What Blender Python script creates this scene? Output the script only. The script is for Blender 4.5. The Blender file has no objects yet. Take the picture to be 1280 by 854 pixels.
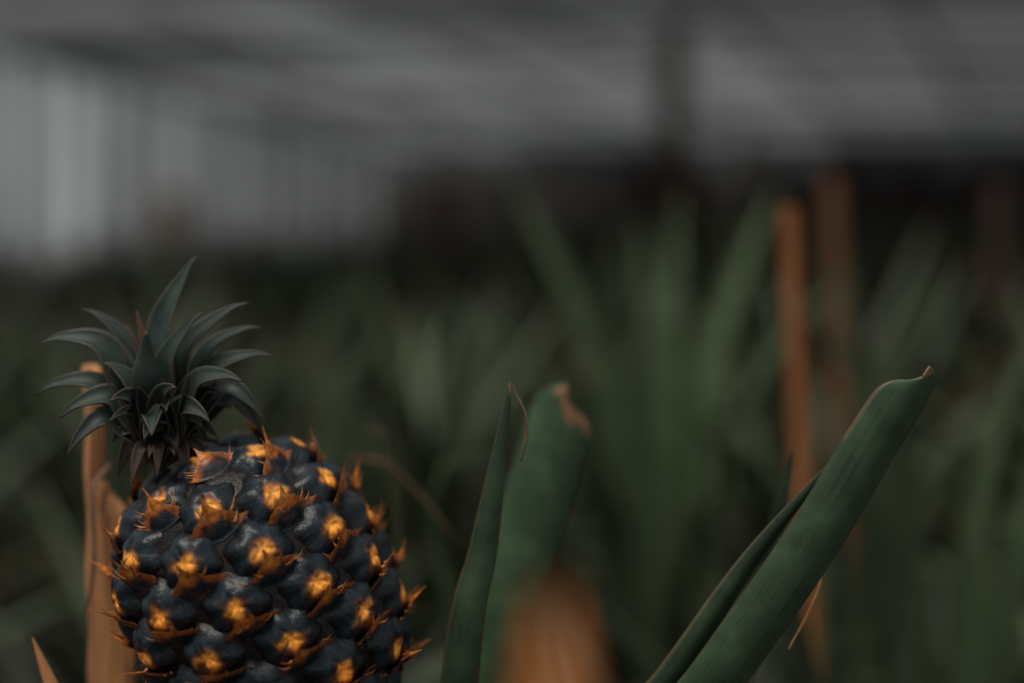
import bpy, bmesh, math, random
from mathutils import Vector, Matrix, noise
random.seed(7)
scene = bpy.context.scene
scene.view_settings.view_transform = 'Standard'
try: scene.view_settings.look = 'None'
except Exception: pass

# ------------------------------------------------------------------ helpers
def link(o, parent=None):
    scene.collection.objects.link(o)
    if parent: o.parent = parent
    return o
def empty(name, loc=(0,0,0)):
    e = bpy.data.objects.new(name, None); e.empty_display_size = .05; e.location = loc
    return link(e)
def new_mat(name):
    m = bpy.data.materials.new(name); m.use_nodes = True
    nt = m.node_tree; nt.nodes.clear()
    out = nt.nodes.new('ShaderNodeOutputMaterial')
    return m, nt, out
def N(nt, typ, **kw):
    n = nt.nodes.new(typ)
    for k, v in kw.items():
        if k in n.inputs: n.inputs[k].default_value = v
        else: setattr(n, k, v)
    return n
def mix(nt, fac, a, b, blend='MIX'):
    n = nt.nodes.new('ShaderNodeMix'); n.data_type = 'RGBA'; n.blend_type = blend
    for sock, val in ((n.inputs[0], fac), (n.inputs[6], a), (n.inputs[7], b)):
        if isinstance(val, bpy.types.NodeSocket): nt.links.new(val, sock)
        elif isinstance(val, (int, float)): sock.default_value = val
        else: sock.default_value = (*val, 1)
    return n.outputs[2]
def ramp(nt, src, p0, p1, c0=(0,0,0), c1=(1,1,1)):
    r = nt.nodes.new('ShaderNodeValToRGB')
    r.color_ramp.elements[0].position = p0; r.color_ramp.elements[1].position = p1
    r.color_ramp.elements[0].color = (*c0,1); r.color_ramp.elements[1].color = (*c1,1)
    nt.links.new(src, r.inputs[0]); return r.outputs[0]

def leaf_material(name, dark, light, dry=(.30,.13,.05), margin=(.09,.035,.02), rough=.45, spec=.35):
    m, nt, out = new_mat(name)
    b = N(nt, 'ShaderNodeBsdfPrincipled', Roughness=rough)
    b.inputs['Specular IOR Level'].default_value = spec
    uv = N(nt, 'ShaderNodeUVMap'); uv.uv_map = 'UVMap'
    mp = N(nt, 'ShaderNodeMapping'); mp.inputs['Scale'].default_value = (14, 1.6, 1)
    nt.links.new(uv.outputs[0], mp.inputs[0])
    nz = N(nt, 'ShaderNodeTexNoise', Scale=2.0, Detail=6.0, Roughness=.6)
    nt.links.new(mp.outputs[0], nz.inputs['Vector'])
    tc = N(nt, 'ShaderNodeTexCoord')
    n2 = N(nt, 'ShaderNodeTexNoise', Scale=60.0, Detail=5.0)
    nt.links.new(tc.outputs['Object'], n2.inputs['Vector'])
    at = N(nt, 'ShaderNodeAttribute'); at.attribute_name = 'Col'
    sp = N(nt, 'ShaderNodeSeparateColor'); nt.links.new(at.outputs['Color'], sp.inputs[0])
    c = mix(nt, ramp(nt, nz.outputs[0], .3, .7), dark, light)
    c = mix(nt, ramp(nt, n2.outputs[0], .4, .75), c, tuple(x*1.3 for x in light))
    hs = N(nt, 'ShaderNodeHueSaturation')
    ma = N(nt, 'ShaderNodeMath', operation='MULTIPLY_ADD'); ma.inputs[1].default_value = .8; ma.inputs[2].default_value = .55
    nt.links.new(sp.outputs[0], ma.inputs[0]); nt.links.new(ma.outputs[0], hs.inputs['Value'])
    nt.links.new(c, hs.inputs['Color'])
    c = mix(nt, sp.outputs[2], hs.outputs[0], margin)
    dn = mix(nt, ramp(nt, nz.outputs[0], .35, .65), tuple(x*.35 for x in dry), dry)
    c = mix(nt, sp.outputs[1], c, dn)
    nt.links.new(c, b.inputs['Base Color'])
    bp = N(nt, 'ShaderNodeBump', Strength=.25, Distance=.001)
    nt.links.new(nz.outputs[0], bp.inputs['Height']); nt.links.new(bp.outputs[0], b.inputs['Normal'])
    nt.links.new(b.outputs[0], out.inputs[0]); return m

def wood_material(name, dark, light, scale=(60,60,4), rough=.7):
    m, nt, out = new_mat(name)
    b = N(nt, 'ShaderNodeBsdfPrincipled', Roughness=rough)
    tc = N(nt, 'ShaderNodeTexCoord'); mp = N(nt, 'ShaderNodeMapping'); mp.inputs['Scale'].default_value = scale
    nt.links.new(tc.outputs['Object'], mp.inputs[0])
    nz = N(nt, 'ShaderNodeTexNoise', Scale=3.0, Detail=7.0, Distortion=.6)
    nt.links.new(mp.outputs[0], nz.inputs['Vector'])
    c = mix(nt, ramp(nt, nz.outputs[0], .32, .68), dark, light)
    nt.links.new(c, b.inputs['Base Color'])
    bp = N(nt, 'ShaderNodeBump', Strength=.5, Distance=.001)
    nt.links.new(nz.outputs[0], bp.inputs['Height']); nt.links.new(bp.outputs[0], b.inputs['Normal'])
    nt.links.new(b.outputs[0], out.inputs[0]); return m

# ------------------------------------------------------------------ leaf geometry
def catmull(pts, n, dense=1.0):
    pts = [Vector(p) for p in pts]
    P = [pts[0]*2-pts[1]] + pts + [pts[-1]*2-pts[-2]]
    segs = len(pts)-1; out = []
    M=n*4
    for i in range(M+1):
        f = i/M*segs; k = min(int(f), segs-1); t = f-k
        a,b,c,d = P[k:k+4]
        out.append(.5*((2*b)+(c-a)*t+(2*a-5*b+4*c-d)*t*t+(3*b-3*c+d-a)*t**3))
    L=[0]
    for i in range(1,len(out)): L.append(L[-1]+(out[i]-out[i-1]).length)
    res=[]; j=0; fr=[]
    for i in range(n+1):
        u=1-(1-i/n)**dense; s=L[-1]*u; fr.append(u)
        while j<len(L)-2 and L[j+1]<s: j+=1
        t=(s-L[j])/max(1e-9,L[j+1]-L[j]); res.append(out[j].lerp(out[j+1],t))
    return res, fr, L[-1]
def prof_taper(t): return (.82+.5*t*(1-t))*(max(0,1-t**2.6))**.85+.006
def prof_blunt(t):
    e=.022
    return 1.0-.12*t**12 if t<1-e else .88*(max(0,1-((t-1+e)/e)**2))**.5+.02
def prof_slim(t): return .9 if t<.6 else .9*max(0,1-((t-.6)/.4)**3)+.03
def prof_crown(t): return (.75+.9*t*(1-t))*(1-t**2.1)**.95+.01

class MB:
    def __init__(s):
        s.bm = bmesh.new(); s.uv = s.bm.loops.layers.uv.new('UVMap')
        s.col = s.bm.verts.layers.float_color.new('Col')
    def leaf(s, pts, w, facing, chan=.35, n=24, m=8, prof=prof_taper, dry=None, rnd=None, marg=.25, dense=1.0, skew=0):
        c, fr, LL = catmull(pts, n, dense); F = Vector(facing).normalized()
        r = random.random() if rnd is None else rnd
        rows=[]
        for i,p in enumerate(c):
            t=fr[i]
            T=(c[min(i+1,n)]-c[max(i-1,0)]).normalized()
            S=T.cross(F)
            if S.length<1e-3: S=T.cross(Vector((.3,.9,.1)))
            S.normalize(); Nn=S.cross(T).normalized()
            if Nn.dot(F)<0: Nn=-Nn
            wi=w*prof(t); row=[]
            for j in range(m+1):
                q=j/m*2-1
                pos=p+S*(q*wi)+Nn*(chan*wi*(q*q*1.1))
                if skew and t>.95: pos+=T*(skew*w*q*((t-.95)/.05)**2)
                v=s.bm.verts.new(pos)
                d=dry(t,q) if dry else 0
                v[s.col]=(r, d, marg if abs(q)>.99 else 0, 1)
                row.append(v)
            rows.append(row)
        for i in range(n):
            for j in range(m):
                f=s.bm.faces.new((rows[i][j],rows[i][j+1],rows[i+1][j+1],rows[i+1][j])); f.smooth=True
                for lp,(a,b) in zip(f.loops,((i,j),(i,j+1),(i+1,j+1),(i+1,j))):
                    lp[s.uv].uv=(b/m+r*7, fr[a]+r*3)
    def obj(s, name, mat, parent=None, thick=0, loc=(0,0,0)):
        me=bpy.data.meshes.new(name); s.bm.to_mesh(me); s.bm.free(); me.materials.append(mat)
        o=bpy.data.objects.new(name,me); o.location=loc; link(o,parent)
        if thick:
            md=o.modifiers.new('thickness','SOLIDIFY'); md.thickness=thick; md.offset=0
        return o

def box(bm, a, b, w, h, up=(0,0,1), w2=None):
    """beam from a to b"""
    a,b=Vector(a),Vector(b); T=(b-a).normalized(); U=Vector(up)
    if abs(T.dot(U))>.95: U=Vector((0,1,0))
    S=T.cross(U).normalized(); V=S.cross(T)
    w2 = w if w2 is None else w2
    vs=[]
    for p,ww in ((a,w),(b,w2)):
        for sx,sy in ((-1,-1),(1,-1),(1,1),(-1,1)):
            vs.append(bm.verts.new(p+S*sx*ww/2+V*sy*h/2))
    for q in ((0,1,2,3),(7,6,5,4),(0,4,5,1),(1,5,6,2),(2,6,7,3),(3,7,4,0)):
        bm.faces.new([vs[i] for i in q])
def bm_obj(bm, name, mat, parent=None, bevel=0):
    bmesh.ops.recalc_face_normals(bm, faces=bm.faces)
    me=bpy.data.meshes.new(name); bm.to_mesh(me); bm.free(); me.materials.append(mat)
    o=bpy.data.objects.new(name,me); link(o,parent)
    if bevel:
        md=o.modifiers.new('bevel','BEVEL'); md.width=bevel; md.segments=2
    return o

# ------------------------------------------------------------------ materials
M_leaf  = leaf_material('pineapple_leaf', (.015,.031,.018), (.040,.069,.034), dry=(.34,.18,.10), margin=(.05,.03,.015))
M_field = leaf_material('field_leaf', (.013,.027,.013), (.054,.076,.037), dry=(.11,.06,.03), rough=.5)
M_crown = leaf_material('crown_leaf', (.008,.016,.013), (.026,.040,.033), dry=(.20,.085,.05), margin=(.08,.05,.035), rough=.5)
M_dry   = leaf_material('dried_leaf', (.24,.11,.05), (.50,.23,.10), dry=(.38,.18,.08), rough=.75, spec=.15)
M_dryor = leaf_material('dried_leaf_orange', (.36,.12,.045), (.58,.22,.07), dry=(.38,.18,.08), rough=.75, spec=.1)
M_drydk = leaf_material('dried_leaf_dull', (.07,.045,.03), (.14,.085,.055), dry=(.2,.11,.06), rough=.8, spec=.15)
M_stake = wood_material('stake_wood', (.20,.085,.035), (.55,.24,.085))
M_stake_dk = wood_material('stake_wood_weathered', (.18,.058,.015), (.36,.130,.033))
M_stake_old = wood_material('stake_wood_old', (.09,.034,.014), (.18,.070,.027))
M_frame = wood_material('frame_wood', (.07,.07,.07), (.12,.12,.12), scale=(5,5,5))
M_pole  = wood_material('pole_wood', (.06,.030,.022), (.13,.055,.036), scale=(8,8,2))
M_wall  = wood_material('wall_boards', (.014,.011,.011), (.070,.040,.032), scale=(1.5,1.5,.6))
M_wall2 = wood_material('wall_boards_grey', (.16,.14,.13), (.40,.33,.29), scale=(1.5,1.5,.6))

def soil():
    m,nt,out=new_mat('soil'); b=N(nt,'ShaderNodeBsdfPrincipled',Roughness=.95)
    nz=N(nt,'ShaderNodeTexNoise',Scale=9.0,Detail=9.0)
    tc=N(nt,'ShaderNodeTexCoord'); nt.links.new(tc.outputs['Object'],nz.inputs['Vector'])
    nt.links.new(ramp(nt,nz.outputs[0],.3,.7,(.010,.008,.007),(.04,.03,.022)),b.inputs['Base Color'])
    nt.links.new(b.outputs[0],out.inputs[0]); return m
M_soil=soil()

def glass(name, clear, lo, hi, scale=(1,1,1)):
    """whitewashed glazing: light scatters through it"""
    m,nt,out=new_mat(name)
    tc=N(nt,'ShaderNodeTexCoord'); mp=N(nt,'ShaderNodeMapping'); mp.inputs['Scale'].default_value=scale
    mp.inputs['Rotation'].default_value=(0,0,.6)
    nt.links.new(tc.outputs['Object'],mp.inputs[0])
    nz=N(nt,'ShaderNodeTexNoise',Scale=1.0,Detail=4.0); nt.links.new(mp.outputs[0],nz.inputs['Vector'])
    at=N(nt,'ShaderNodeAttribute'); at.attribute_name='Col'
    c=ramp(nt,nz.outputs[0],.35,.68,lo,hi)
    c=mix(nt,1.0,c,at.outputs['Color'],'MULTIPLY')
    tr=N(nt,'ShaderNodeBsdfTranslucent'); nt.links.new(c,tr.inputs[0])
    tp=N(nt,'ShaderNodeBsdfTransparent'); nt.links.new(c,tp.inputs[0])
    df=N(nt,'ShaderNodeBsdfDiffuse'); nt.links.new(c,df.inputs[0])
    m1=N(nt,'ShaderNodeMixShader'); m1.inputs[0].default_value=clear
    nt.links.new(tr.outputs[0],m1.inputs[1]); nt.links.new(tp.outputs[0],m1.inputs[2])
    m2=N(nt,'ShaderNodeMixShader'); m2.inputs[0].default_value=.15
    nt.links.new(m1.outputs[0],m2.inputs[1]); nt.links.new(df.outputs[0],m2.inputs[2])
    nt.links.new(m2.outputs[0],out.inputs[0]); return m
M_roof = glass('whitewashed_roof_glass', .25, (.050,.056,.060), (.36,.365,.365), (.28,2.0,1))
M_glaz = glass('hazy_wall_glass', .5, (.55,.55,.55), (1,1,.98), (3,3,.5))

# ------------------------------------------------------------------ ground
bm=bmesh.new(); bmesh.ops.create_grid(bm,x_segments=80,y_segments=80,size=16)
for v in bm.verts: v.co.z=.02*noise.noise(v.co*2.3)-.005
g=bm_obj(bm,'ground',M_soil); g.location=(0,8,0)

# ------------------------------------------------------------------ greenhouse shell
an=math.radians(22)
C=Vector((-1.2,12.6,0)); E=Vector((math.cos(an),-math.sin(an),0)); G=Vector((-math.sin(an),-math.cos(an),0))
EAVE=1.50; SL=.085
def rf(a,b): return C+E*a+G*b+Vector((0,0,EAVE+SL*b))
roof=empty('greenhouse_roof')
bm=bmesh.new(); col=bm.verts.layers.float_color.new('Col')
na,nb=13,7; da,db=.85,1.2
FX=[1.08,1.08,1.0,.95,.85,.70,.56,.48,.43,.40,.38,.38,.38]  # roof brightness falls off across the columns, put into the pane tint
for i in range(na):
    for j in range(nb):
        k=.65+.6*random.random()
        k*= FX[i]*(1.10-.075*j)  # light falloff toward the camera also sits in the tint
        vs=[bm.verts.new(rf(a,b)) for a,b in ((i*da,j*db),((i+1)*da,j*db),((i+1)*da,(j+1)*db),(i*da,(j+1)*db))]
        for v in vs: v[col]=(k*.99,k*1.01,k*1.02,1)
        bm.faces.new(vs)
bm_obj(bm,'glass_panes',M_roof,roof)
bm=bmesh.new()
dn=Vector((0,0,-.03))
for i in range(na+1): box(bm,rf(i*da,0)+dn,rf(i*da,nb*db)+dn,.03,.03)
for j in range(nb+1): box(bm,rf(0,j*db)+dn*2,rf(na*da,j*db)+dn*2,.05,.03)
bm_obj(bm,'rafters',M_frame,roof)
wb=empty('wall_back')
L=na*da; x=0; k=0
bma,bmb=bmesh.new(),bmesh.new()
while x<L:
    w=.14; z=EAVE-.10-.26*random.random(); k+=1
    if x>3.2: z+=.07
    tgt=bmb if (x<.9 or (x<2.2 and k%2) or (x<3.4 and k%4==0)) else bma
    box(tgt,C+E*(x+.07)+Vector((0,0,0)),C+E*(x+.07)+Vector((0,0,z)),.135,.02+.01*random.random(),up=(0,1,0)); x+=w
bm_obj(bma,'dark_boards',M_wall,wb); bm_obj(bmb,'grey_boards',M_wall2,wb)
bm=bmesh.new(); col=bm.verts.layers.float_color.new('Col')
for i in range(na):
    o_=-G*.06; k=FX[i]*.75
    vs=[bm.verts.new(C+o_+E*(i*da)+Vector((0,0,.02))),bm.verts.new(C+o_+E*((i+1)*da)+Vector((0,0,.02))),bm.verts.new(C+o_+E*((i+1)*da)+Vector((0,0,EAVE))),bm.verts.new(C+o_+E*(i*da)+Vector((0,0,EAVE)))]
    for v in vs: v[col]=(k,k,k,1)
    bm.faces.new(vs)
bm_obj(bm,'gap_filler_panes',M_roof,wb)  # panes added behind the boards to dim the sky showing through gaps
wl=empty('wall_left')
bm=bmesh.new()
nb2=24; dw=.35
for j in range(nb2+1):
    p=C+G*(j*dw); box(bm,p,p+Vector((0,0,EAVE+SL*j*dw)),.035,.035)
for z in (.45,):
    box(bm,C+Vector((0,0,z)),C+G*(nb2*dw)+Vector((0,0,z)),.05,.04)
box(bm,rf(0,0)+dn,rf(0,nb2*dw)+dn,.05,.05)
bm_obj(bm,'mullions',M_frame,wl)
bm=bmesh.new(); col=bm.verts.layers.float_color.new('Col')
for j in range(nb2):
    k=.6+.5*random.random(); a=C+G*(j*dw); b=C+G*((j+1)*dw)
    k*= .40+.85*min(1,j/15)  # window brightness fading toward the back corner, put into the pane colour
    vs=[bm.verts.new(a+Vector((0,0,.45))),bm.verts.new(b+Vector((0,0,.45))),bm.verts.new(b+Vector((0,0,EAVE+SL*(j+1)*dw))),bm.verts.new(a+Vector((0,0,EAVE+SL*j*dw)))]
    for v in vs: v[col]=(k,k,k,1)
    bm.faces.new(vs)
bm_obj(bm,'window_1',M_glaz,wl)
bm=bmesh.new(); box(bm,C+Vector((0,0,.22)),C+G*(nb2*dw)+Vector((0,0,.22)),.04,.46)
bm_obj(bm,'sill_boards',M_wall,wl)
def pole(name,x,y,h,w,mat,lean=0,w2=None):
    bm=bmesh.new(); segs=10
    rings=[]
    for i in range(segs+1):
        t=i/segs; r=(w/2)*(1+.06*math.sin(i*2.3+x*9))* (1+( (w2 or w)/w-1)*t)
        rings.append([bm.verts.new((x+lean*t+r*math.cos(a*math.pi/5+.3)*(1+.06*math.sin(a*3)),y+r*.8*math.sin(a*math.pi/5+.3),h*t)) for a in range(10)])
    for i in range(segs):
        for a in range(10): bm.faces.new((rings[i][a],rings[i][(a+1)%10],rings[i+1][(a+1)%10],rings[i+1][a]))
    bm.faces.new(rings[0][::-1]); bm.faces.new(rings[-1])
    o=bm_obj(bm,name,mat); return o
pole('roof_support_pole',.79,7.0,1.88,.14,M_pole)
pole('wooden_stake',.262+.03,1.25,.995,.020,M_stake_dk,lean=-.049,w2=.015)
pole('wooden_stake',.485,2.0,1.035,.028,M_stake_old,lean=-.035,w2=.024)
pole('wooden_stake',1.04,3.1,1.04,.03,M_pole,lean=.02)
pole('wooden_stake',-.33,6.6,1.08,.18,M_pole,lean=.02)
pole('wooden_stake',-1.80,7.4,1.03,.16,M_stake,lean=.02)

# ------------------------------------------------------------------ field plants
def plant_mesh(seed, nleaf=38):
    random.seed(seed); mb=MB()
    for i in range(nleaf):
        az=i*2.39996+random.uniform(-.2,.2); f=i/nleaf
        el=math.radians(18+62*f+random.uniform(-6,6)); Lg=random.uniform(.62,.80)*(1.0 if f>.3 else .85)
        h=Vector((math.cos(az),math.sin(az),0)); z0=.04+.16*f
        e0=min(el+.22,1.5); e1=el-.12-.25*random.random()
        p0=Vector((0,0,z0))+h*.02
        p1=p0+(h*math.cos(e0)+Vector((0,0,math.sin(e0))))*Lg*.5
        p2=p1+(h*math.cos(e1)+Vector((0,0,math.sin(e1))))*Lg*.5
        mb.leaf([p0,p1,p2],random.uniform(.020,.030),Vector((0,0,1))-h*.6,n=10,m=4,chan=.4,rnd=random.uniform(0,1.3),
                dry=(lambda t,q,r=random.random():1.0 if (r>.95 or (t>.95)) else 0))
    me=bpy.data.meshes.new('plant'); mb.bm.to_mesh(me); mb.bm.free(); me.materials.append(M_field); return me
PM=[plant_mesh(s) for s in range(5)]
random.seed(3)
rows=empty('pineapple_plant_rows')
y=2.3
while y<12.6:
    x=-.42*y-.6
    while x<.45*y+.8:
        px=x+random.uniform(-.1,.1); py=y+random.uniform(-.1,.1)
        rel=Vector((px,py,0))-C
        if rel.dot(E)>.75 and rel.dot(G)>.75:
            o=bpy.data.objects.new('plant_%03d'%len(rows.children),random.choice(PM)); link(o,rows)
            s=random.uniform(.92,1.04)
            if px>.2: s*=1.06
            o.location=(px,py,0); o.scale=(s,s,s*random.uniform(.93,1.03)); o.rotation_euler=(0,0,random.random()*6.28)
        x+=.50
    y+=.48
def place(name,x,y,s,rot,me=0):
    o=bpy.data.objects.new(name,PM[me]); link(o); o.location=(x,y,0); o.scale=(s,s,s); o.rotation_euler=(0,0,rot); return o
place('pineapple_plant',-.95,1.75,.86,1.0,1)
place('pineapple_plant',-.40,1.65,.80,2.0,2)
place('pineapple_plant',.85,1.75,.98,.5,4)

def dryt(a): return lambda t,q: 0 if t<a else min(1,(t-a)/.04)
random.seed(11)
def posed_plant(name, base, leaves, filler, fillh=.7, lw=.03, mat=None):
    mb=MB()
    B=Vector(base)
    for L_ in leaves:
        via,tip,w,fc=L_[:4]; rr=L_[4] if len(L_)>4 else 1.1
        mb.leaf([B,Vector(via)*.45+B*.55+Vector((0,0,.05)),via,tip],w,fc,prof=prof_taper,dry=dryt(.98),n=20,rnd=rr)
    for i in range(filler):
        az=i*2.4; el=math.radians(random.uniform(35,75)); Lg=fillh*random.uniform(.75,1)
        h=Vector((math.cos(az),math.sin(az),0))
        p1=B+(h*math.cos(el+.2)+Vector((0,0,math.sin(el+.2))))*Lg*.5
        p2=p1+(h*math.cos(el-.2)+Vector((0,0,math.sin(el-.2))))*Lg*.5
        mb.leaf([B,p1,p2],random.uniform(.02,.028),Vector((0,0,1))-h*.6,n=12,m=6,rnd=random.uniform(-.45,.2))  # low filler leaves toned darker, deep shadow put into their colour
    return mb.obj(name,mat or M_field)
posed_plant('pineapple_plant',(.20,1.95,.08),[
    ((.107,1.9,.786),(-.01,1.85,1.05),.040,(.4,-1,.7),1.9),
    ((.205,1.9,.75),(.225,1.9,1.02),.042,(-.3,-1,.7),1.5),
    ((.262,1.9,.77),(.35,1.87,1.03),.042,(-.5,-1,.7),1.9),
    ((.16,1.85,.72),(.125,1.8,.97),.036,(.2,-1,.7),1.4),
    ((.30,1.9,.72),(.45,1.85,.92),.034,(-.6,-.6,.5),1.0),
    ((.08,1.9,.70),(-.10,1.85,.90),.030,(.6,-.6,.5),.9),
    ((.22,2.1,.72),(.19,2.2,.98),.036,(0,-1,.2),.9)],22,.75)
posed_plant('pineapple_plant',(-.27,1.5,.08),[
    ((-.185,1.5,.765),(-.105,1.48,.895),.044,(.3,1,.3),.35),
    ((-.33,1.5,.68),(-.42,1.5,.80),.026,(.3,-1,.3),.4)],22,.62)
posed_plant('pineapple_plant',(.42,1.4,.08),[
    ((.285,1.4,.68),(.15,1.38,.80),.036,(.3,1,.4),.9),
    ((.345,1.35,.765),(.265,1.3,.915),.030,(.6,-.8,.6),1.1),
    ((.43,1.3,.73),(.47,1.28,.895),.030,(-.6,-.8,.6),1.0),
    ((.38,1.35,.72),(.375,1.33,.86),.024,(0,-1,.3),.5),
    ((.50,1.35,.73),(.60,1.3,.90),.030,(-.6,-.8,.6),1.0)],20,.66)
posed_plant('pineapple_plant',(.44,1.72,.08),[
    ((.43,1.7,.72),(.405,1.68,.885),.036,(0,-1,.3),.4),
    ((.46,1.7,.70),(.475,1.68,.865),.034,(0,-1,.3),.3)],14,.60)
posed_plant('pineapple_plant',(-.42,1.15,.08),[],20,.62)
posed_plant('pineapple_plant',(.30,1.10,.06),[
    ((.262,1.12,.62),(.255,1.12,.775),.030,(0,-1,.3),-.1),
    ((.235,1.13,.60),(.215,1.13,.745),.028,(.2,-1,.3),-.2),
    ((.305,1.12,.60),(.325,1.12,.765),.028,(-.2,-1,.3),.0)],14,.52)
posed_plant('pineapple_plant',(.10,1.25,.06),[
    ((-.065,1.12,.755),(-.015,1.1,.805),.014,(.2,-1,.6))],18,.60)

# ------------------------------------------------------------------ fruiting plant (foreground)
random.seed(5)
fp=empty('fruiting_pineapple_plant',(0,0,0))
mb=MB()
tipdry=lambda a:(lambda t,q: 1.0 if t>a+.005*q else (.35 if abs(q)>.97 and t>.6 else 0))
B0=(-.08,.80,.08)
mb.leaf([B0,(-.03,.77,.42),(.045,.73,.665),(.1056,.705,.762),(.149,.70,.827),(.179,.698,.878),(.201,.696,.914)],.0165,(-.25,1,.25),chan=.38,n=110,m=16,prof=prof_blunt,dense=2.2,
        dry=lambda t,q:1.0 if (t>.9985) else (.6 if q>.95 and t>.95 else 0),rnd=.8,skew=-.35,marg=.4)
mb.leaf([B0,(-.03,.79,.42),(.034,.745,.675),(.084,.73,.755),(.1235,.725,.817),(.166,.72,.872)],.0110,(-.2,1,.3),chan=.5,n=80,m=12,prof=prof_slim,dense=2,dry=tipdry(.997),rnd=.3)
mb.leaf([B0,(.06,.80,.50),(.126,.77,.74),(.150,.745,.795),(.158,.735,.811)],.0050,(.3,-1,.3),n=60,prof=prof_slim,dense=2,dry=lambda t,q:1.0 if t>.985 or (q>.9 and t>.8) else 0,rnd=.6)
mb.leaf([B0,(.05,.84,.50),(.135,.83,.74),(.163,.82,.855)],.014,(.1,-1,.3),n=60,dense=2,prof=prof_slim,dry=lambda t,q:0,rnd=.35)
mb.leaf([B0,(-.055,.86,.45),(-.017,.84,.714),(.010,.84,.806),(.024,.84,.853),(.032,.84,.884)],.0208,(.15,1,.2),chan=.4,n=110,m=16,prof=prof_blunt,dense=2.2,
        dry=lambda t,q:1.0 if t>.990+.004*math.sin(q*7)+.014*q else 0,rnd=.95,skew=.35)
mb.leaf([B0,(-.058,.77,.45),(-.028,.73,.752),(-.0155,.73,.819),(-.0060,.73,.873),(-.001,.73,.906)],.0125,(.25,1,.2),chan=.4,n=80,m=12,prof=prof_slim,dense=2,dry=tipdry(.996),rnd=.3)
mb.leaf([B0,(-.075,.88,.45),(-.071,.90,.70),(-.074,.90,.83),(-.080,.895,.856),(-.090,.89,.858)],.005,(.2,-1,0),n=50,dry=tipdry(.985),rnd=.6)
for i in range(34):
    az=i*2.4; el=math.radians(random.uniform(20,62)); Lg=random.uniform(.45,.68)
    h=Vector((math.cos(az),math.sin(az),0)); b=Vector((-.08,.80,.05+.1*i/34))
    if h.y<-.2: Lg*=.75
    p1=b+(h*math.cos(el+.2)+Vector((0,0,math.sin(el+.2))))*Lg*.5
    p2=p1+(h*math.cos(el-.25)+Vector((0,0,math.sin(el-.25))))*Lg*.5
    if p2.z>.66: p2.z=.66
    mb.leaf([b,p1,p2],random.uniform(.019,.026),Vector((0,0,1))-h*.6,n=14,m=6,dry=dryt(.985),rnd=random.uniform(0,.5))
mb.obj('leaves',M_leaf,fp,thick=.0012)
mb=MB()
mb.leaf([(-.12,.92,.50),(-.11,.92,.80),(-.088,.92,.832),(-.058,.92,.808),(-.032,.91,.776)],.0030,(0,-1,.3),n=40,rnd=.6)
mb.leaf([(.0045,.73,.866),(.0078,.728,.880),(.0065,.727,.892),(.002,.729,.901),(-.0008,.73,.908)],.0007,(.6,-1,.2),n=20,m=3,rnd=1.5)
mb.leaf([(-.226,.80,.852),(-.231,.785,.84),(-.229,.78,.80),(-.236,.782,.765)],.0017,(0,-1,.1),n=24,m=4,rnd=.9)
mb.obj('dull_strands',M_drydk,fp,thick=.0005)
mb=MB()
mb.leaf([(-.13,.76,.30),(-.175,.70,.62),(-.200,.675,.735),(-.2125,.67,.762),(-.226,.67,.794)],.0080,(.1,-1,.3),n=60,dense=2,rnd=.5,prof=lambda t:(1-t**9)+.02,chan=.5)
mb.leaf([(.157,.733,.812),(.1585,.732,.803),(.153,.733,.788),(.143,.735,.768)],.0008,(.6,-1,.2),n=20,m=3,rnd=.95)
mb.obj('dried_leaves',M_dry,fp,thick=.0005)
bm=bmesh.new(); pts,_,_=catmull([(-.08,.80,.05),(-.085,.79,.4),(-.095,.76,.66),(-.098,.75,.73)],16); rr=[]
for i,p in enumerate(pts):
    rr.append([bm.verts.new(p+Vector((.014*math.cos(a*.524),.014*math.sin(a*.524),0))) for a in range(12)])
for i in range(16):
    for a in range(12): bm.faces.new((rr[i][a],rr[i][(a+1)%12],rr[i+1][(a+1)%12],rr[i+1][a])).smooth=True
bm_obj(bm,'peduncle',M_stake_dk,fp)

mb=MB()
mb.leaf([(.05,.36,.03),(.03,.32,.45),(.010,.285,.78),(.008,.28,.922)],.0105,(.2,1,.1),chan=.5,n=40,rnd=.5,prof=lambda t:(1 if t<.8 else math.sqrt(max(0,1-((t-.8)/.2)**2))*.97+.03))
mb.obj('dried_pineapple_leaf',M_dryor,thick=.001)

# ------------------------------------------------------------------ stake by the fruit
bm=bmesh.new(); n=90; rings=[]
random.seed(2)
for i in range(n+1):
    t=i/n; z=.905*t
    lx=-.226-.0155*t+.0007*math.sin(i*1.1)
    k=0 if t<.90 else min(1,((t-.90)/.035))
    rx=lx+.030-.018*(k*k*(3-2*k))+.0006*math.sin(i*1.7+1)
    ztop=.0 if i<n else 1
    pr=[(lx,0),(lx+.003,-.007),((lx+rx)/2,-.009),(rx-.002,-.006),(rx,0),((lx+rx)/2,.008)]
    rings.append([bm.verts.new((x,.80+yy,z+(ztop*(.003*math.sin(x*900))))) for x,yy in pr])
for i in range(n):
    for a in range(6): bm.faces.new((rings[i][a],rings[i][(a+1)%6],rings[i+1][(a+1)%6],rings[i+1][a]))
bm.faces.new(rings[0][::-1]); bm.faces.new(rings[-1])
bm_obj(bm,'wooden_stake',M_stake,bevel=.0008)

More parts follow.
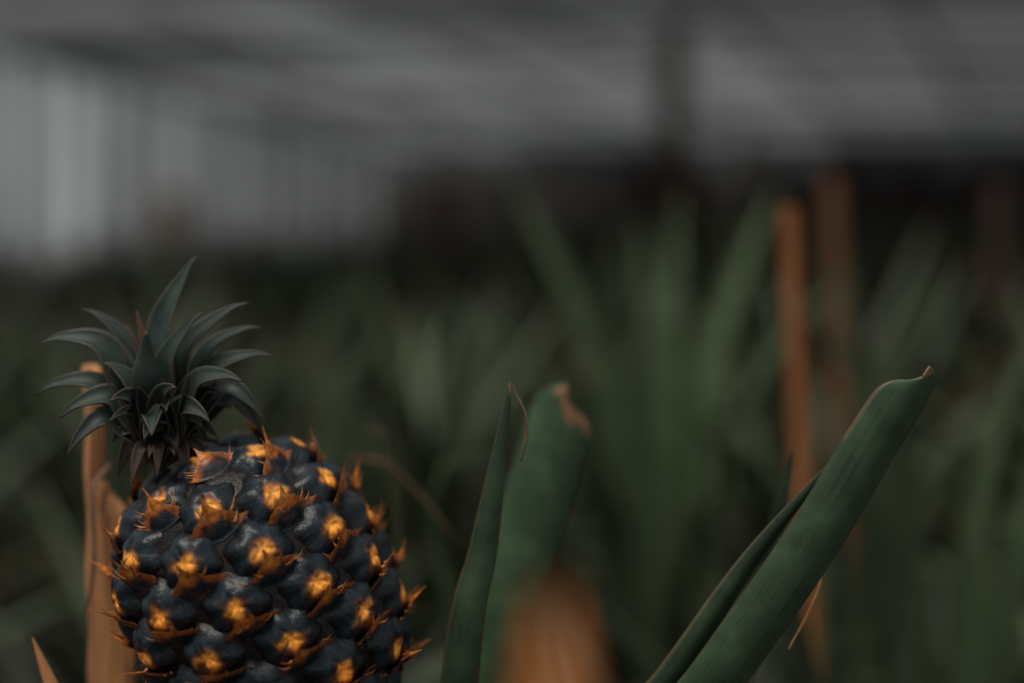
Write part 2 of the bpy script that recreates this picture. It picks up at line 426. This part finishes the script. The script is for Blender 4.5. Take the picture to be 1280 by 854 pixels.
# ------------------------------------------------------------------ pineapple fruit
fruit=empty('pineapple',(-.131,.75,.791))
R,H=.0655,.083
def prof(t):
    t=max(-1,min(1,t)); return R*(max(0,1-abs(t)**2.5))**(1/2.15)
K=2000; area=[0]
for i in range(K):
    t0=-1+2*i/K; t1=-1+2*(i+1)/K; r0,r1=prof(t0),prof(t1)
    area.append(area[-1]+(r0+r1)/2*math.hypot((t1-t0)*H,r1-r0))
def t_at(f):
    s=f*area[-1]; lo,hi=0,K
    while hi-lo>1:
        m=(lo+hi)//2
        if area[m]<s: lo=m
        else: hi=m
    return -1+2*lo/K
bm=bmesh.new(); cl=bm.verts.layers.float_color.new('Col')
DARK=Vector((.003,.007,.010)); DARK2=Vector((.009,.018,.026)); ORG=Vector((.95,.36,.045)); RUST=Vector((.40,.105,.020)); TAN=Vector((.55,.23,.08)); BRN=Vector((.008,.004,.003))
def lerp(a,b,t): t=max(0,min(1,t)); return a*(1-t)+b*t
def sm(a,b,x): x=max(0,min(1,(x-a)/(b-a))); return x*x*(3-2*x)
ns,nr=40,64; rg=[]
for i in range(ns+1):
    t=-1+2*i/ns; t=math.sin(t*math.pi/2); r=max(prof(t),.0005)*.985
    rg.append([bm.verts.new((r*math.cos(a*2*math.pi/nr),r*math.sin(a*2*math.pi/nr),H*t)) for a in range(nr)])
for row in rg:
    for v in row: v[cl]=(*BRN,1)
for i in range(ns):
    for a in range(nr): bm.faces.new((rg[i][a],rg[i][(a+1)%nr],rg[i+1][(a+1)%nr],rg[i+1][a])).smooth=True
random.seed(21)
NE=80
def domeh(r): return .52*(max(0,1-r**3.0))-.09*math.exp(-(r/.22)**2)
for k in range(NE):
    f=(k+.5)/NE; t=t_at(f); th=k*math.pi*(3-math.sqrt(5))+.35
    r=prof(t); d=.002; rp=(prof(min(1,t+d))-prof(max(-1,t-d)))/(2*d*H)
    rp=max(-4,min(4,rp))
    rad=Vector((math.cos(th),math.sin(th),0)); V=(rad*rp+Vector((0,0,1))).normalized(); U=Vector((-math.sin(th),math.cos(th),0)); W=U.cross(V).normalized()
    if W.dot(rad*1+Vector((0,0,t)))<0: W=-W
    U=V.cross(W)
    jit=Matrix.Rotation(random.uniform(-.10,.10),3,W); U=jit@U; V=jit@V
    Cc=Vector((r*rad.x,r*rad.y,H*t))
    a=.0178*(1.0 if abs(t)<.75 else 1-.8*(abs(t)-.75))*random.uniform(.97,1.03)
    sd=random.random()*50
    def P(u,v,w): return Cc+(U*u+V*v+W*w)*a
    nrg,nan=14,36; prev=None
    for i in range(nrg+1):
        q=i/nrg; ring=[]
        for j in range(nan):
            an_=j/nan*2*math.pi
            hx=.92+.08*math.cos(6*an_+math.pi)
            u=q*math.cos(an_)*hx*1.0; v=q*math.sin(an_)*hx*.95+.08
            grv=0
            for ga in (math.pi/2+.1,math.pi/2+2.2,math.pi/2-2.2):
                dd=abs((an_-ga+math.pi)%(2*math.pi)-math.pi)
                grv+=math.exp(-(dd*q/.05)**2)*sm(.05,.3,q)*(1-q*.9)*.09
            nz=noise.noise(Vector((u*2.2+sd,v*2.2,0)))*.05+noise.noise(Vector((u*6+sd,v*6,0)))*.015
            vt=bm.verts.new(P(u,v,domeh(q)-grv+nz-.18))
            dist=math.hypot(u*.9,v+.02)
            o=1-sm(.05,.46,dist+.24*noise.noise(Vector((u*3+sd,v*3,4))))
            c=lerp(DARK,DARK2,.5+1.1*noise.noise(Vector((u*4+sd,v*4,9))))
            c=lerp(c,lerp(RUST,ORG,sm(.15,.6,o)),o)
            c=lerp(c,BRN,sm(.82,.97,q))
            vt[cl]=(*c,1); ring.append(vt)
        if prev:
            for j in range(nan):
                bm.faces.new((prev[j],ring[j],ring[(j+1)%nan],prev[(j+1)%nan])).smooth=True
        prev=ring
    # bract
    nt_,ns_=26,18; rowsb=[]
    tl=random.uniform(.40,.80); sk=random.uniform(-.12,.12)
    for i in range(nt_+1):
        tt=i/nt_; row=[]
        for j in range(ns_+1):
            s_=j/ns_*2-1
            rag=noise.noise(Vector((tt*5+sd,(1 if s_>0 else -1)*5,1)))
            hw=1.02*(1-tt)**1.5*(1+.25*rag*abs(s_)**2*sm(0,.2,tt))+.026
            v=-.98+.74*tt**.9 +.22*tt**5 + .30*(abs(s_)**1.5)*(1-tt)
            u=s_*hw+sk*tt*tt
            rr_=min(1,math.hypot(u,v-.08))
            w=max(0,domeh(rr_))-.14 + tl*tt**5 + .24*abs(s_)**3*(1-tt)*(1+.6*rag) + .05*math.sin(math.pi*tt)*(1-s_*s_)
            vt=bm.verts.new(P(u,v,w)); row.append(vt)
            edge=sm(.50,.90,abs(s_)); nn=noise.noise(Vector((u*3+sd,v*5,2)))
            c=lerp(DARK2,RUST,max(edge*.95*sm(-.08,.15,tt),sm(.36,.58,tt))+.35*nn)
            c=lerp(c,ORG,.45*sm(.55,.8,tt+.25*nn)*(1-sm(.80,.98,tt)))
            c=lerp(c,TAN,.45*sm(.88,1,abs(s_))*sm(.05,.2,tt))
            c=lerp(c,lerp(RUST,TAN,random.random()),sm(.80,.93,tt))
            c=lerp(c,BRN,(1-sm(0,.08,tt))*.4)
            vt[cl]=(*c,1)
        rowsb.append(row)
    for i in range(nt_):
        for j in range(ns_): bm.faces.new((rowsb[i][j],rowsb[i][j+1],rowsb[i+1][j+1],rowsb[i+1][j])).smooth=True
    for m_ in range(6):
        u0=random.uniform(-.75,.75); v0=-.42-.30*abs(u0)+random.uniform(-.12,.12); ln=random.uniform(.22,.46)
        dr=Vector((u0*1.6+random.uniform(-.2,.2),random.uniform(-.3,.5),.7)).normalized()
        w0=domeh(min(1,math.hypot(u0,v0)))-.12; prevr=None; cc=lerp(RUST,TAN,random.random()*.9)
        for i in range(6):
            tt=i/5; cen=Vector((u0,v0,w0))+dr*ln*tt+Vector((0,.25*tt*tt*ln*2,0)); rw=.048*(1-tt)+.004
            rg2=[bm.verts.new(P(cen.x+rw*math.cos(x*1.5708)*1.6,cen.y+rw*math.sin(x*1.5708)*.6,cen.z)) for x in range(4)]
            for v in rg2: v[cl]=(*lerp(cc,BRN if m_%3==1 else TAN,tt*.7),1)
            if prevr:
                for x in range(4): bm.faces.new((prevr[x],prevr[(x+1)%4],rg2[(x+1)%4],rg2[x])).smooth=True
            prevr=rg2
m,nt,out=new_mat('pineapple_rind')
b=N(nt,'ShaderNodeBsdfPrincipled',Roughness=.38); b.inputs['Specular IOR Level'].default_value=.36
at=N(nt,'ShaderNodeAttribute'); at.attribute_name='Col'
tc=N(nt,'ShaderNodeTexCoord'); nz=N(nt,'ShaderNodeTexNoise',Scale=420.0,Detail=5.0); nt.links.new(tc.outputs['Object'],nz.inputs['Vector'])
c=mix(nt,1.0,at.outputs['Color'],ramp(nt,nz.outputs[0],.3,.7,(.5,.5,.5),(1.45,1.45,1.45)),'MULTIPLY')
sp=N(nt,'ShaderNodeTexNoise',Scale=1500.0,Detail=2.0); nt.links.new(tc.outputs['Object'],sp.inputs['Vector'])
c=mix(nt,ramp(nt,sp.outputs[0],.62,.72,(0,0,0),(.3,.3,.3)),c,(.09,.10,.10))
nt.links.new(c,b.inputs['Base Color'])
bp=N(nt,'ShaderNodeBump',Strength=.6,Distance=.0008); nt.links.new(nz.outputs[0],bp.inputs['Height']); nt.links.new(bp.outputs[0],b.inputs['Normal'])
nt.links.new(b.outputs[0],out.inputs[0]); M_rind=m
me=bpy.data.meshes.new('fruit_body'); bm.to_mesh(me); bm.free(); me.materials.append(M_rind)
fb=bpy.data.objects.new('fruit_body',me); link(fb,fruit)
fb.matrix_local=Matrix.Rotation(math.radians(7),4,'X')@Matrix.Rotation(math.radians(-27),4,'Y')

# ------------------------------------------------------------------ crown
random.seed(9)
mb=MB(); cb=Vector((-.050,-.010,.079))   # relative to fruit centre
def A(tip,w,ctrl,base=(0,0,0),face=None,rnd=None,chan=.38,dry=None,curl=.07):
    tip=Vector(tip)/1000*1.07; b=cb+Vector(base)/1000
    tp=cb+tip; c=cb+Vector(ctrl)/1000*1.055
    out=Vector((tip.x,tip.y,0))
    if out.length<.01: out=Vector((0,-.01,0))
    o=out.normalized()
    fc=face or Vector((-o.x*.35,-.9,.75 if tip.y<.02 else .5))
    pre=c.lerp(tp,.62)+(o*.15+Vector((0,0,1)))*(tp-c).length*curl*1.6
    mb.leaf([b,b.lerp(c,.55),c,pre,tp],w*1.04/1000,fc,chan=chan,n=28,m=8,prof=prof_crown,rnd=rnd,marg=.5,dry=dry or (lambda t,q:1 if t>.985 else 0))
A((14,8,94),11,(-2,4,62),rnd=1.1,face=(-.3,-1,.1))
A((42,-2,72),9.5,(13,-4,52),rnd=.7)
A((47,6,59),8,(22,4,50),rnd=1.0)
A((54,-4,46),8.5,(24,-2,40),rnd=.55)
A((42,-22,36),9.5,(20,-12,36),rnd=.75)
A((51,-12,16),8,(33,-8,32),rnd=.5)
A((46,10,6),7,(32,8,24),rnd=.3)
A((-43,8,68),8,(-20,4,54),rnd=.4)
A((-60,-2,52),11,(-30,-2,52),rnd=.8)
A((-62,-4,27),8,(-34,-4,34),rnd=.6)
A((-46,-16,18),9,(-24,-10,28),rnd=.4)
A((-40,-22,2),8,(-26,-14,18),rnd=.25)
A((-3,-22,60),12,(-5,-17,34),rnd=.85,face=(0,-1,.3),chan=-.3,curl=0)
A((-26,-12,44),10,(-12,-12,34),rnd=.6)
A((21,-10,68),10,(4,-9,46),rnd=.8)
A((-14,2,68),5,(-8,0,44),rnd=.2,dry=lambda t,q:.75)
A((-20,6,61),5,(-10,3,40),rnd=.4,dry=lambda t,q:.4)
A((12,-28,34),11,(4,-20,30),rnd=.4,face=(0,-1,.4))
A((-18,-28,28),11,(-10,-18,28),rnd=.35,face=(0,-1,.4))
A((28,-28,18),9,(14,-18,24),rnd=.25,face=(0,-1,.4))
A((2,-32,12),10,(0,-20,20),rnd=.2,face=(0,-1,.4))
for i in range(26):
    az=i*2.4+.4; f=i/26; l=22+28*f; el=math.radians(-5+62*f)
    h=Vector((math.cos(az),math.sin(az),0))
    tip=h*l*math.cos(el)+Vector((0,0,1))*(l*math.sin(el)+4)
    ct=h*l*.55+Vector((0,0,1))*(l*math.sin(el)*.7+11)
    A(tip,random.uniform(6.5,8),ct,rnd=random.uniform(-.3,.2),base=(0,0,-6+6*f))
for i in range(20):
    az=i*2.4; h=Vector((math.cos(az),math.sin(az),0)); l=random.uniform(16,27)
    tip=h*l+Vector((0,0,random.uniform(-16,2))); A(tip,4.2,h*l*.7+Vector((0,0,4)),rnd=.1,base=(0,0,-8),dry=lambda t,q:.35)
mb.obj('crown',M_crown,fruit,thick=.0009)

# ------------------------------------------------------------------ light
w=bpy.data.worlds.new('World'); scene.world=w; w.use_nodes=True; nt=w.node_tree
bg=nt.nodes['Background']; bg.inputs[0].default_value=(.89,.95,.96,1); bg.inputs[1].default_value=.45
s=bpy.data.lights.new('sun','SUN'); s.energy=2.4; s.angle=math.radians(24); s.color=(1,.94,.84)
so=bpy.data.objects.new('sun',s); link(so); so.location=(-2,-1,5)
so.rotation_euler=(Vector((.30,.35,-1))).to_track_quat('-Z','Y').to_euler()

# ------------------------------------------------------------------ camera
cd=bpy.data.cameras.new('camera'); cam=bpy.data.objects.new('camera',cd); link(cam)
cam.location=(0,0,1.0); cam.rotation_euler=(math.radians(90),0,0)
cd.lens=50; cd.sensor_width=36; cd.shift_y=-.138; cd.clip_start=.02
cd.dof.use_dof=True; cd.dof.focus_distance=.705; cd.dof.aperture_fstop=1.55; cd.dof.aperture_blades=0
scene.camera=cam
